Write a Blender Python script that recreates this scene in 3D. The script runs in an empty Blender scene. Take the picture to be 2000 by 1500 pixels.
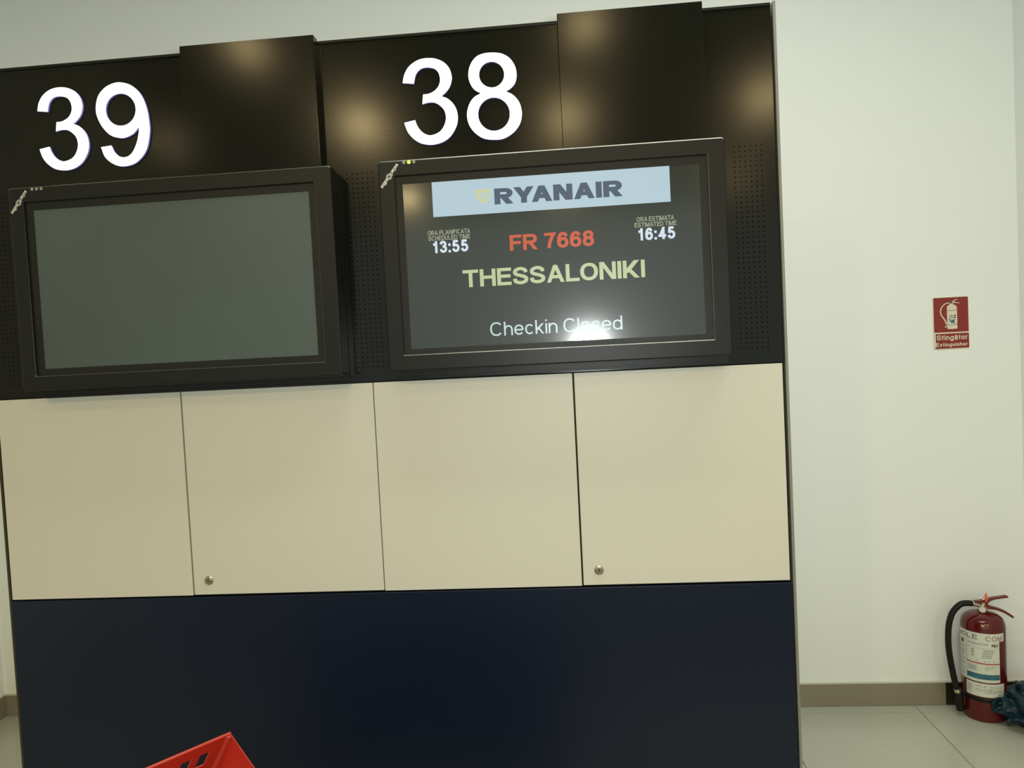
import bpy, bmesh, math, random
from mathutils import Vector, Matrix, noise
C = bpy.context.scene.collection
S = bpy.context.scene
PI = math.pi

# ------------------------------------------------------------------ camera, world, lights, exposure
cam_d = bpy.data.cameras.new('camera'); cam = bpy.data.objects.new('camera', cam_d); C.objects.link(cam)
cam_d.sensor_fit = 'HORIZONTAL'; cam_d.sensor_width = 36.0; cam_d.lens = 27.0      # 1500 px on 2000
cam_d.clip_start = 0.01
CAM = Vector((1.5046, -1.8736, 1.5))
r_ = Vector((0.995408, 0.081467, -0.050252)); u_ = Vector((0.046770, 0.044095, 0.997932)); f_ = Vector((-0.083514, 0.995700, -0.040082))
M = Matrix(((r_.x, u_.x, -f_.x, CAM.x), (r_.y, u_.y, -f_.y, CAM.y), (r_.z, u_.z, -f_.z, CAM.z), (0, 0, 0, 1)))
cam.matrix_world = M
S.camera = cam

W = bpy.data.worlds.new('hall_light'); S.world = W; W.use_nodes = True
bg = W.node_tree.nodes['Background']
bg.inputs[0].default_value = (0.92, 1.0, 0.95, 1); bg.inputs[1].default_value = 0.83

def lamp(kind, name, loc, energy, col, size=0.1, aim=None):
    d = bpy.data.lights.new(name, kind); o = bpy.data.objects.new(name, d); C.objects.link(o)
    o.location = loc; d.energy = energy; d.color = col
    if kind == 'AREA':
        d.shape = 'DISK'; d.size = size
    elif kind == 'POINT':
        d.shadow_soft_size = size
    if aim is not None:
        o.rotation_euler = (Vector(aim) - Vector(loc)).to_track_quat('-Z', 'Y').to_euler()
    return o
WARM = (1.0, 0.75, 0.36)
# downlights of the hall ceiling, in rows parallel to the counter
for (x, y, e) in ((-0.34, -2.66, 7), (1.65, -2.76, 7), (3.65, -2.7, 7),
                  (-0.11, -4.25, 34), (1.52, -4.52, 26), (3.07, -4.32, 24), (-1.75, -4.3, 5),
                  (-0.38, -7.3, 16), (1.47, -6.9, 16), (3.4, -7.1, 16)):
    lamp('AREA', 'ceiling_downlight', (x, y, 3.385), e, WARM, 0.13)
# added neutral fill light above the board, brightens the back wall
for y, L, e in ((-0.50, 1.9, 25),):
    o = lamp('AREA', 'wall_fill_light', (1.85, y, 3.38), e, (0.97, 1.0, 0.93), 1.0)
    o.data.shape = 'RECTANGLE'; o.data.size = L; o.data.size_y = 0.25
# the phone's own flash, a little beside its lens
lamp('AREA', 'phone_flash', CAM + Vector((0.070, 0.0, 0.018)), 9.0, (0.95, 1.0, 0.98), 0.012, aim=CAM + Vector((0.070, 1, -0.02)))

S.view_settings.view_transform = 'Standard'; S.view_settings.look = 'None'
S.view_settings.gamma = 1.0; S.view_settings.use_curve_mapping = False
S.view_settings.exposure = 0.42

# ------------------------------------------------------------------ materials
def mat(name, col, rough=0.5, spec=0.5, metal=0.0, coat=0.0, coat_rough=0.1, emit=None, es=1.0, var=0.0, vscale=8.0, bump=0.0, bscale=60.0):
    m = bpy.data.materials.new(name); m.use_nodes = True
    nt = m.node_tree; b = nt.nodes['Principled BSDF']
    b.inputs['Base Color'].default_value = (*col, 1); b.inputs['Roughness'].default_value = rough
    b.inputs['Specular IOR Level'].default_value = spec; b.inputs['Metallic'].default_value = metal
    b.inputs['Coat Weight'].default_value = coat; b.inputs['Coat Roughness'].default_value = coat_rough
    if emit is not None:
        b.inputs['Emission Color'].default_value = (*emit, 1); b.inputs['Emission Strength'].default_value = es
    tc = None
    if var or bump:
        tc = nt.nodes.new('ShaderNodeTexCoord')
    if var:
        n = nt.nodes.new('ShaderNodeTexNoise'); n.inputs['Scale'].default_value = vscale; n.inputs['Detail'].default_value = 5
        rp = nt.nodes.new('ShaderNodeValToRGB')
        rp.color_ramp.elements[0].position = .3; rp.color_ramp.elements[1].position = .7
        rp.color_ramp.elements[0].color = (*[c * (1 - var) for c in col], 1)
        rp.color_ramp.elements[1].color = (*[min(1, c * (1 + var)) for c in col], 1)
        nt.links.new(tc.outputs['Object'], n.inputs['Vector']); nt.links.new(n.outputs['Fac'], rp.inputs[0])
        nt.links.new(rp.outputs[0], b.inputs['Base Color'])
    if bump:
        n2 = nt.nodes.new('ShaderNodeTexNoise'); n2.inputs['Scale'].default_value = bscale; n2.inputs['Detail'].default_value = 3
        bp = nt.nodes.new('ShaderNodeBump'); bp.inputs['Strength'].default_value = bump; bp.inputs['Distance'].default_value = 0.002
        nt.links.new(tc.outputs['Object'], n2.inputs['Vector']); nt.links.new(n2.outputs['Fac'], bp.inputs['Height'])
        nt.links.new(bp.outputs[0], b.inputs['Normal'])
    return m
M_wall = mat('wall_paint', (0.84, 0.875, 0.845), 0.55, 0.4, var=0.012, vscale=1.5, bump=0.05, bscale=40)
M_ceil = mat('ceiling_paint', (0.48, 0.49, 0.44), 0.9, 0.2, var=0.02)
M_tile = mat('floor_tile', (0.50, 0.52, 0.44), 0.22, 0.5, var=0.03, vscale=3)
M_grout = mat('grout', (0.14, 0.13, 0.10), 0.9, 0.2, var=0.1)
M_skirt = mat('skirting_tile', (0.25, 0.225, 0.165), 0.16, 0.6, var=0.05, vscale=5)
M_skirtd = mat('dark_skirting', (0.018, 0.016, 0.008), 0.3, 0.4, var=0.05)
M_white_sil = mat('sealant', (0.62, 0.62, 0.54), 0.7, 0.3, var=0.03)
M_black = mat('black_fascia', (0.0050, 0.0057, 0.0036), 0.165, 0.20, var=0.05, vscale=20, bump=0.02, bscale=300)
M_blackd = mat('black_hole', (0.002, 0.002, 0.0015), 0.8, 0.1, var=0.02)
M_cream = mat('cream_laminate', (0.53, 0.525, 0.445), 0.42, 0.4, var=0.008, vscale=2, bump=0.02, bscale=200)
M_gap = mat('dark_gap', (0.05, 0.042, 0.022), 0.8, 0.2, var=0.05)
M_navy = mat('navy_laminate', (0.0030, 0.0072, 0.0200), 0.33, 0.30, var=0.03, vscale=10, bump=0.02, bscale=300)
M_alu = mat('aluminium', (0.20, 0.20, 0.165), 0.5, 0.4, metal=0.2, var=0.03)
M_lock = mat('lock_metal', (0.42, 0.39, 0.28), 0.28, 0.5, metal=0.9, var=0.05, vscale=200)
M_frame = mat('monitor_frame', (0.0060, 0.0070, 0.0050), 0.36, 0.22, var=0.04, vscale=40, bump=0.10, bscale=700)
M_edgelit = mat('edge_highlight', (0.17, 0.17, 0.145), 0.38, 0.5, metal=0.85, var=0.1, vscale=30)
M_bezel = mat('monitor_bezel', (0.006, 0.007, 0.005), 0.42, 0.25, var=0.04, vscale=40, bump=0.10, bscale=700)
M_lcd_off = mat('blank_screen', (0.046, 0.067, 0.060), 0.42, 0.5, var=0.10, vscale=3)
M_lcd_on = mat('lit_screen', (0.005, 0.009, 0.007), 0.34, 0.16, emit=(0.003, 0.005, 0.003), es=1.0, coat=1.0, coat_rough=0.115, var=0.03, vscale=3)
M_lcd_on.node_tree.nodes['Principled BSDF'].inputs['Coat IOR'].default_value = 1.50
M_digit = mat('digit_face', (0.8, 0.8, 0.8), 0.4, 0.3, emit=(1.0, 1.0, 1.0), es=1.3, var=0.01)
M_digside = mat('digit_side', (0.15, 0.13, 0.3), 0.4, 0.3, emit=(0.16, 0.13, 0.40), es=0.35, var=0.01)
def glow(name, col, es=0.75):
    return mat(name, (0.02, 0.02, 0.02), 0.3, 0.4, emit=col, es=es, var=0.01)
M_banner = glow('banner_light', (0.40, 0.545, 0.62))
M_bantext = mat('banner_text', (0.0, 0.0, 0.0), 0.3, 0.3, emit=(0.046, 0.073, 0.112))
M_gold = glow('banner_gold', (0.56, 0.60, 0.24))
M_orange = glow('orange_text', (0.54, 0.062, 0.016))
M_yel = glow('pale_yellow_text', (0.45, 0.53, 0.28))
M_blue = glow('pale_blue_text', (0.60, 0.70, 0.82))
M_cyan = glow('pale_cyan_text', (0.48, 0.64, 0.64))
M_dim = glow('dim_text', (0.32, 0.35, 0.24))
M_print = mat('pale_print', (0.62, 0.62, 0.52), 0.5, 0.3, var=0.02)
M_printg = mat('grey_print', (0.30, 0.31, 0.26), 0.5, 0.3, var=0.02)
M_led = glow('green_led', (0.62, 0.95, 0.09), 1.0)
M_ledoff = mat('led_ring', (0.38, 0.37, 0.28), 0.5, 0.3, var=0.02)
M_signr = mat('sign_red', (0.24, 0.018, 0.013), 0.35, 0.5, var=0.03)
M_signw = mat('sign_white', (0.72, 0.66, 0.52), 0.4, 0.4, var=0.02)
M_signk = mat('sign_ink', (0.03, 0.05, 0.04), 0.5, 0.3, var=0.02)
M_signb = mat('sign_blue', (0.07, 0.16, 0.24), 0.5, 0.3, var=0.3, vscale=300)
M_red = mat('extinguisher_red', (0.100, 0.0055, 0.005), 0.16, 0.45, coat=0.15, coat_rough=0.08, var=0.03)
M_redp = mat('lever_red', (0.135, 0.014, 0.010), 0.3, 0.5, var=0.03)
M_rubber = mat('black_rubber', (0.007, 0.007, 0.004), 0.5, 0.25, var=0.05)
M_chrome = mat('chrome', (0.62, 0.60, 0.50), 0.2, 0.5, metal=0.9, var=0.03, vscale=100)
M_label = mat('label_paper', (0.66, 0.68, 0.60), 0.4, 0.4, var=0.02)
M_ink = mat('label_ink', (0.06, 0.07, 0.055), 0.6, 0.3, var=0.02)
M_inkg = mat('label_grey_ink', (0.28, 0.31, 0.26), 0.6, 0.3, var=0.15, vscale=200)
M_inkbr = mat('label_brown_ink', (0.20, 0.15, 0.10), 0.6, 0.3, var=0.02)
M_inkr = mat('label_red_ink', (0.42, 0.11, 0.09), 0.6, 0.3, var=0.02)
M_inkb = mat('label_blue_ink', (0.045, 0.14, 0.20), 0.5, 0.3, var=0.45, vscale=120)
M_seal = mat('orange_seal', (0.80, 0.16, 0.08), 0.4, 0.4, emit=None, var=0.05)
M_bag = mat('blue_plastic', (0.004, 0.024, 0.040), 0.36, 0.36, var=0.12, vscale=15)
M_crate = mat('red_plastic', (0.37, 0.020, 0.008), 0.42, 0.4, var=0.06, vscale=25)
M_craterim = mat('red_plastic_rim', (0.37, 0.036, 0.018), 0.38, 0.45, var=0.05, vscale=25)
M_desk = mat('desk_grey', (0.10, 0.11, 0.11), 0.5, 0.4, var=0.05)

# ------------------------------------------------------------------ helpers
def box(bm, x0, x1, y0, y1, z0, z1):
    v = [bm.verts.new(p) for p in ((x0, y0, z0), (x1, y0, z0), (x1, y1, z0), (x0, y1, z0), (x0, y0, z1), (x1, y0, z1), (x1, y1, z1), (x0, y1, z1))]
    for f in ((0, 3, 2, 1), (4, 5, 6, 7), (0, 1, 5, 4), (1, 2, 6, 5), (2, 3, 7, 6), (3, 0, 4, 7)):
        bm.faces.new([v[i] for i in f])
def bevel(bm, w, seg=2):
    bmesh.ops.bevel(bm, geom=list(bm.edges), offset=w, segments=seg, profile=0.5, affect='EDGES')
def obj(name, bm, m, parent=None, label=None, smooth=False, kind=None):
    bmesh.ops.recalc_face_normals(bm, faces=bm.faces)
    me = bpy.data.meshes.new(name); bm.to_mesh(me); bm.free()
    for mm in (m if isinstance(m, (list, tuple)) else [m]):
        me.materials.append(mm)
    if smooth:
        for p in me.polygons: p.use_smooth = True
    o = bpy.data.objects.new(name, me); C.objects.link(o)
    if parent is not None:
        o.parent = parent
        o.matrix_parent_inverse = Matrix.Identity(4)
        # geometry is written in world metres; bring it into the frame of the thing
        inv = (world_of(parent)).inverted()
        me.transform(inv)
    if label: o['label'] = label
    if kind: o['kind'] = kind
    return o
def world_of(o):
    m = o.matrix_basis.copy()
    p = o.parent
    while p is not None:
        m = p.matrix_basis @ m; p = p.parent
    return m
def thing(name, label, cat, loc, group=None):
    o = bpy.data.objects.new(name, None); C.objects.link(o)
    o.location = loc; o.empty_display_size = .1
    bpy.context.view_layer.update()
    o['label'] = label; o['category'] = cat
    if group: o['group'] = group
    return o
def bxo(name, dims, m, parent=None, bev=0.0, **k):
    bm = bmesh.new(); box(bm, *dims)
    if bev: bevel(bm, bev)
    return obj(name, bm, m, parent, **k)
def tube(bm, pts, rad, n=12, caps=True):
    pts = [Vector(p) for p in pts]; rings = []
    R = rad if isinstance(rad, (list, tuple)) else [rad] * len(pts)
    nrm = (pts[-1] - pts[0]).cross(pts[len(pts) // 2] - pts[0])
    ref = nrm.normalized() if nrm.length > 1e-6 else Vector((0, 0, 1))
    for i, p in enumerate(pts):
        t = (pts[min(i + 1, len(pts) - 1)] - pts[max(i - 1, 0)]).normalized()
        a = t.cross(ref)
        if a.length < .2: a = t.cross(Vector((1, 0, 0)))
        a.normalize(); b = t.cross(a).normalized()
        if rings:
            pass
        rings.append([bm.verts.new(p + (a * math.cos(2 * PI * k / n) + b * math.sin(2 * PI * k / n)) * R[i]) for k in range(n)])
    for i in range(len(rings) - 1):
        for k in range(n):
            bm.faces.new((rings[i][k], rings[i][(k + 1) % n], rings[i + 1][(k + 1) % n], rings[i + 1][k]))
    if caps:
        bm.faces.new(rings[0][::-1]); bm.faces.new(rings[-1])
def lathe(bm, prof, cx, cy, n=48, a0=0.0, a1=2 * PI):
    full = abs(a1 - a0 - 2 * PI) < 1e-6
    cols = []
    cnt = n if full else n + 1
    for k in range(cnt):
        a = a0 + (a1 - a0) * k / n
        cols.append([bm.verts.new((cx + r * math.cos(a), cy + r * math.sin(a), z)) for r, z in prof])
    for k in range(n):
        c0 = cols[k]; c1 = cols[(k + 1) % cnt]
        for i in range(len(prof) - 1):
            vs = [c0[i], c1[i], c1[i + 1], c0[i + 1]]
            bm.faces.new(vs)
    bmesh.ops.remove_doubles(bm, verts=bm.verts, dist=1e-6)
def spline(P, n=8, closed=False):
    P = [Vector((p[0], p[1])) for p in P]; out = []
    N = len(P); rng = range(N) if closed else range(N - 1)
    for i in rng:
        p1, p2 = P[i], P[(i + 1) % N]
        p0 = P[i - 1] if (closed or i > 0) else p1 * 2 - p2
        p3 = P[(i + 2) % N] if (closed or i + 2 < N) else p2 * 2 - p1
        for k in range(n):
            t = k / n
            out.append(0.5 * ((2 * p1) + (p2 - p0) * t + (2 * p0 - 5 * p1 + 4 * p2 - p3) * t * t + (3 * p1 - p0 - 3 * p2 + p3) * t ** 3))
    if not closed: out.append(P[-1])
    return out

# ---- a plain grotesque alphabet drawn with strokes: lettering is real thin geometry
def ell(cx, cy, rx, ry, a0=0, a1=360, n=28, e=2.25):
    o = []
    for k in range(n + 1):
        a = math.radians(a0 + (a1 - a0) * k / n); c, s = math.cos(a), math.sin(a)
        o.append((cx + rx * math.copysign(abs(c) ** (2 / e), c), cy + ry * math.copysign(abs(s) ** (2 / e), s)))
    return o
SS = [(.97, .72), (.88, .9), (.5, 1), (.12, .9), (.03, .74), (.15, .6), (.5, .51), (.87, .4), (1, .25), (.88, .08), (.5, 0), (.1, .09), (0, .3)]
SIX = [(.95, .76), (.83, .94), (.53, 1), (.2, .9), (.03, .63), (0, .36), (.1, .1), (.5, 0), (.88, .08), (1, .3), (.88, .52), (.52, .6), (.15, .5), (.0, .33)]
inv = lambda L: [(1 - x, 1 - y) for x, y in L]
# name: (width, y0, y1, strokes) ; L line with square ends, S spline, P plain path, Q slanted bar with level ends (x,y)->(x,y) in outer units
GL = {
 'I': (0, 0, 1, [('L', (.5, 0), (.5, 1))]),
 'T': (.78, 0, 1, [('L', (0, 1), (1, 1)), ('L', (.5, 0), (.5, 1))]),
 'H': (.78, 0, 1, [('L', (0, 0), (0, 1)), ('L', (1, 0), (1, 1)), ('L', (0, .53), (1, .53))]),
 'E': (.70, 0, 1, [('L', (0, 0), (0, 1)), ('L', (0, 0), (1, 0)), ('L', (0, .53), (.93, .53)), ('L', (0, 1), (1, 1))]),
 'F': (.66, 0, 1, [('L', (0, 0), (0, 1)), ('L', (0, .5), (.9, .5)), ('L', (0, 1), (1, 1))]),
 'L': (.66, 0, 1, [('L', (0, 0), (0, 1)), ('L', (0, 0), (1, 0))]),
 'N': (.80, 0, 1, [('L', (0, 0), (0, 1)), ('L', (1, 0), (1, 1)), ('Q', (0, 1), (1, 0))]),
 'M': (.92, 0, 1, [('L', (0, 0), (0, 1)), ('L', (1, 0), (1, 1)), ('Q', (0, 1), (.5, 0)), ('Q', (1, 1), (.5, 0))]),
 'A': (.86, 0, 1, [('Q', (0, 0), (.5, 1)), ('Q', (1, 0), (.5, 1)), ('P', (.2, .28), (.8, .28))]),
 'Y': (.86, 0, 1, [('Q', (0, 1), (.5, .38)), ('Q', (1, 1), (.5, .38)), ('L', (.5, 0), (.5, .42))]),
 'K': (.80, 0, 1, [('L', (0, 0), (0, 1)), ('Q', (0, .30), (1, 1)), ('Q', (.28, .58), (1, 0))]),
 'P': (.74, 0, 1, [('L', (0, 0), (0, 1)), ('P', *([(0, 1)] + ell(.6, .73, .4, .27, 90, -90, 16) + [(0, .46)]))]),
 'R': (.80, 0, 1, [('L', (0, 0), (0, 1)), ('P', *([(0, 1)] + ell(.58, .745, .38, .255, 90, -90, 16) + [(0, .49)])), ('Q', (.46, .5), (1, 0))]),
 'D': (.80, 0, 1, [('L', (0, 0), (0, 1)), ('P', *([(0, 1)] + ell(.4, .5, .6, .5, 90, -90, 20) + [(0, 0)]))]),
 'U': (.78, 0, 1, [('P', *([(0, 1.0)] + ell(.5, .38, .5, .38, 180, 360, 18) + [(1, 1.0)])), ('L', (0, .8), (0, 1)), ('L', (1, .8), (1, 1))]),
 'J': (.70, 0, 1, [('P', *([(1, 1.0)] + ell(.5, .34, .5, .34, 0, -180, 18))), ('L', (1, .8), (1, 1))]),
 'C': (.82, 0, 1, [('P', *ell(.5, .5, .5, .5, 38, 322, 30))]),
 'O': (.86, 0, 1, [('C', *ell(.5, .5, .5, .5))]),
 'G': (.84, 0, 1, [('P', *ell(.5, .5, .5, .5, 38, 340, 30)), ('L', (.6, .46), (1, .46)), ('L', (1, .3), (1, .46))]),
 'S': (.76, 0, 1, [('S', *SS)]),
 'Z': (.70, 0, 1, [('L', (0, 0), (1, 0)), ('L', (0, 1), (1, 1)), ('Q', (0, 0), (1, 1))]),
 '1': (.56, 0, 1, [('L', (.8, 0), (.8, 1)), ('S', (.85, .95), (.55, .82), (.1, .74))]),
 '2': (.62, 0, 1, [('S', (.03, .7), (.14, .92), (.5, 1), (.88, .9), (.96, .7), (.8, .45), (.3, .2), (.03, 0)), ('L', (0, 0), (1, 0))]),
 '3': (.62, 0, 1, [('S', (.02, .75), (.16, .94), (.48, 1), (.8, .93), (.93, .76), (.82, .6), (.6, .53), (.36, .52)), ('S', (.36, .52), (.68, .51), (.93, .4), (1, .25), (.9, .08), (.5, 0), (.12, .08), (0, .27))]),
 '4': (.64, 0, 1, [('L', (0, .24), (1, .24)), ('L', (.74, 0), (.74, 1)), ('Q', (0, .22), (.72, 1))]),
 '5': (.62, 0, 1, [('P', (.98, 1), (.2, 1), (.07, .48)), ('S', (.07, .48), (.3, .6), (.55, .62), (.88, .52), (1, .32), (.9, .1), (.5, 0), (.12, .08), (0, .27))]),
 '6': (.62, 0, 1, [('S', *SIX)]),
 '7': (.62, 0, 1, [('P', (0, 1), (1, 1), (.97, .97)), ('S', (.97, 1), (.65, .62), (.42, .25), (.34, -.09)), ('L', (0, 1), (.95, 1))]),
 '8': (.62, 0, 1, [('C', *ell(.5, .77, .44, .23)), ('C', *ell(.5, .27, .5, .27))]),
 '9': (.62, 0, 1, [('S', *inv(SIX))]),
 '0': (.62, 0, 1, [('C', *ell(.5, .5, .5, .5))]),
 ':': (0, 0, .74, [('D', (.5, 0)), ('D', (.5, 1))]),
 '-': (.36, 0, 1, [('L', (0, .4), (1, .4))]),
 'o': (.62, 0, .74, [('C', *ell(.5, .5, .5, .5))]),
 'c': (.58, 0, .74, [('P', *ell(.5, .5, .5, .5, 40, 320, 26))]),
 'e': (.62, 0, .74, [('P', *ell(.5, .5, .5, .5, 0, 322, 28)), ('P', (0, .5), (1.02, .5))]),
 's': (.55, 0, .74, [('S', *SS)]),
 'n': (.58, 0, .74, [('L', (0, 0), (0, 1)), ('S', (0, .6), (.15, .88), (.52, 1), (.88, .88), (1, .62)), ('L', (1, 0), (1, .62))]),
 'h': (.58, 0, 1, [('L', (0, 0), (0, 1)), ('S', (0, .42), (.15, .62), (.52, .71), (.88, .62), (1, .44)), ('L', (1, 0), (1, .44))]),
 'u': (.58, 0, .74, [('L', (1, 0), (1, 1)), ('S', (1, .4), (.85, .12), (.48, 0), (.12, .12), (0, .38)), ('L', (0, .38), (0, 1))]),
 'r': (.36, 0, .74, [('L', (0, 0), (0, 1)), ('S', (0, .55), (.25, .88), (.62, 1), (1.3, .98))]),
 'a': (.62, 0, .74, [('S', (.05, .72), (.2, .94), (.5, 1), (.82, .93), (.92, .68)), ('L', (.92, 0), (.92, .68)), ('S', (.92, .56), (.5, .53), (.1, .42), (0, .2), (.14, .03), (.42, 0), (.75, .1), (.92, .34))]),
 'd': (.62, 0, 1, [('L', (1, 0), (1, 1)), ('C', *ell(.5, .345, .5, .345))]),
 'g': (.62, -.27, .74, [('C', *ell(.5, .635, .5, .365)), ('S', (1, 1), (1, .6), (.98, .2), (.84, .04), (.5, 0), (.16, .04), (.04, .16)), ('L', (1, .8), (1, 1))]),
 't': (.36, 0, .94, [('S', (.45, 1.08), (.45, .6), (.46, .16), (.62, .02), (1.1, .02)), ('L', (0, .73), (1, .73))]),
 'i': (0, 0, 1, [('L', (.5, 0), (.5, .70)), ('D', (.5, 1))]),
 'l': (0, 0, 1, [('L', (.5, 0), (.5, 1))]),
 'k': (.56, 0, 1, [('L', (0, 0), (0, 1)), ('Q', (0, .26), (.95, .74)), ('Q', (.3, .5), (1, 0))]),
 'x': (.58, 0, .74, [('Q', (0, 0), (1, 1)), ('Q', (1, 0), (0, 1))]),
}
GL['ă'] = (.62, 0, .74, GL['a'][3] + [('P', (.18, 1.42), (.32, 1.24), (.5, 1.19), (.68, 1.24), (.82, 1.42))])
def ribbon(pts, h, closed=False, ext=0.0):
    pts = [Vector((p[0], p[1])) for p in pts]
    q = [pts[0]]
    for p in pts[1:]:
        if (p - q[-1]).length > 1e-5: q.append(p)
    pts = q
    if closed and (pts[0] - pts[-1]).length < 1e-4: pts.pop()
    if ext and not closed:
        pts[0] = pts[0] - (pts[1] - pts[0]).normalized() * ext; pts[-1] = pts[-1] + (pts[-1] - pts[-2]).normalized() * ext
    N = len(pts); A, B = [], []
    for i in range(N):
        if closed:
            d1 = (pts[i] - pts[i - 1]).normalized(); d2 = (pts[(i + 1) % N] - pts[i]).normalized()
        else:
            d1 = (pts[i] - pts[i - 1]).normalized() if i else (pts[1] - pts[0]).normalized()
            d2 = (pts[i + 1] - pts[i]).normalized() if i < N - 1 else d1
        n1 = Vector((-d1.y, d1.x)); n2 = Vector((-d2.y, d2.x)); m = (n1 + n2)
        if m.length < .3: m = n1.copy()
        m.normalize(); k = h / max(.5, m.dot(n1))
        A.append(pts[i] + m * k); B.append(pts[i] - m * k)
    quads = []
    for i in range(N if closed else N - 1):
        j = (i + 1) % N
        quads.append((A[i], A[j], B[j], B[i]))
    return quads
def glyph(ch, t):
    w, y0, y1, st = GL[ch]; h = t / 2; w = max(w, t)
    mx = lambda x: h + x * (w - 2 * h)
    my = lambda y: y0 + h + y * (y1 - y0 - 2 * h)
    Q = []
    for s in st:
        k, P = s[0], s[1:]
        if k == 'Q':
            (xa, ya), (xb, yb) = P
            ax, bx = xa * w, xb * w; ay = y0 + ya * (y1 - y0); by = y0 + yb * (y1 - y0)
            sl = abs((bx - ax) / (by - ay)); tw = t * math.sqrt(1 + sl * sl) * .94
            tw = min(tw, t * 1.7)
            ax = min(max(ax, tw / 2), w - tw / 2); bx = min(max(bx, tw / 2), w - tw / 2)
            Q.append(tuple(Vector(v) for v in ((ax - tw / 2, ay), (ax + tw / 2, ay), (bx + tw / 2, by), (bx - tw / 2, by))))
        elif k == 'D':
            x, y = mx(P[0][0]), my(P[0][1])
            Q.append(tuple(Vector(v) for v in ((x - h, y - h), (x + h, y - h), (x + h, y + h), (x - h, y + h))))
        else:
            pts = [(mx(x), my(y)) for x, y in P]
            if k == 'S': pts = spline(pts, 6)
            Q += ribbon(pts, h, closed=(k == 'C'), ext=(h if k == 'L' else 0))
    return w, Q
KERN = {'YA': -.16, 'RY': -.04, 'AT': -.10, 'TA': -.10, 'AP': -.02, 'LO': -.03}
def text_quads(s, t, gap=.13):
    x = 0; out = []
    for i_, ch in enumerate(s):
        if ch == ' ':
            x += .30; continue
        w, Q = glyph(ch, t)
        out += [tuple(Vector((v.x + x, v.y)) for v in q) for q in Q]
        nx = s[i_ + 1] if i_ + 1 < len(s) else ''
        x += w + gap + KERN.get(ch + nx, 0)
    return x - gap, out
def lettering(name, s, x0, x1, z0, z1, y, t, m, parent, thick=0.0003, rot=None, wrap=None, gap=.13, label=None):
    """letters of cap height z1-z0 spread over x0..x1 on the plane y (front side faces -y)"""
    W_, Q = text_quads(s, t, gap); bm = bmesh.new(); sx = (x1 - x0) / W_; sz = z1 - z0
    if wrap:
        QQ = []
        for a_, b_, c_, d_ in Q:
            if (b_ - a_).length < (d_ - a_).length: a_, b_, c_, d_ = b_, c_, d_, a_
            for k in range(6):
                u0, u1 = k / 6, (k + 1) / 6
                QQ.append((a_.lerp(b_, u0), a_.lerp(b_, u1), d_.lerp(c_, u1), d_.lerp(c_, u0)))
        Q = QQ
    for qi, q in enumerate(Q):
        P = [(x0 + v.x * sx, z0 + v.y * sz) for v in q]
        if rot:
            ox, oz, a = rot; P = [(ox + (px - x0) * math.cos(a) - (pz - z0) * math.sin(a), oz + (px - x0) * math.sin(a) + (pz - z0) * math.cos(a)) for px, pz in P]
        f = [Vector((px, y - thick - qi * 1.5e-6, pz)) for px, pz in P]; b = [Vector((px, y, pz)) for px, pz in P]
        if wrap:
            f = [wrap(v.x, v.z, thick) for v in f]; b = [wrap(v.x, v.z, 0.0) for v in b]
        fv = [bm.verts.new(v) for v in f]
        bm.faces.new(fv)
        if thick > .001:
            bv = [bm.verts.new(v) for v in b]
            for i in range(4): bm.faces.new((fv[i], fv[(i + 1) % 4], bv[(i + 1) % 4], bv[i]))
    # every quad must look towards -y
    me_n = []
    o = obj_noflip(name, bm, m, parent)
    if label: o['label'] = label
    return o
def obj_noflip(name, bm, m, parent):
    me = bpy.data.meshes.new(name); bm.to_mesh(me); bm.free(); me.materials.append(m)
    o = bpy.data.objects.new(name, me); C.objects.link(o)
    if parent is not None:
        o.parent = parent; me.transform(world_of(parent).inverted())
    return o
def outline(name, loops, y0, y1, m, parent, side=None):
    """flat shape with holes in the xz plane, given real thickness from y0 (front) to y1"""
    cu = bpy.data.curves.new('o', 'CURVE'); cu.dimensions = '2D'; cu.fill_mode = 'BOTH'; cu.extrude = abs(y1 - y0) / 2
    for L in loops:
        sp = cu.splines.new('POLY'); sp.points.add(len(L) - 1); sp.use_cyclic_u = True
        for i, p in enumerate(L): sp.points[i].co = (p[0], p[1], 0, 1)
    t = bpy.data.objects.new('o', cu); C.objects.link(t)
    dg = bpy.context.evaluated_depsgraph_get(); me = bpy.data.meshes.new_from_object(t.evaluated_get(dg))
    bpy.data.objects.remove(t); bpy.data.curves.remove(cu)
    me.transform(Matrix.Translation((0, (y0 + y1) / 2, 0)) @ Matrix.Rotation(PI / 2, 4, 'X'))
    me.materials.clear(); me.materials.append(m)
    if side: me.materials.append(side)
    for p in me.polygons:
        p.material_index = 1 if (side and abs(p.normal.y) < .5) else 0
    o = bpy.data.objects.new(name, me); me.name = name; C.objects.link(o)
    if parent is not None:
        o.parent = parent; me.transform(world_of(parent).inverted())
    return o
def rrect(x0, x1, z0, z1, r, n=4):
    o = []
    for cx, cz, a in ((x1 - r, z1 - r, 0), (x0 + r, z1 - r, 90), (x0 + r, z0 + r, 180), (x1 - r, z0 + r, 270)):
        for k in range(n + 1):
            b = math.radians(a + 90 * k / n); o.append((cx + r * math.cos(b), cz + r * math.sin(b)))
    return o

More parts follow.
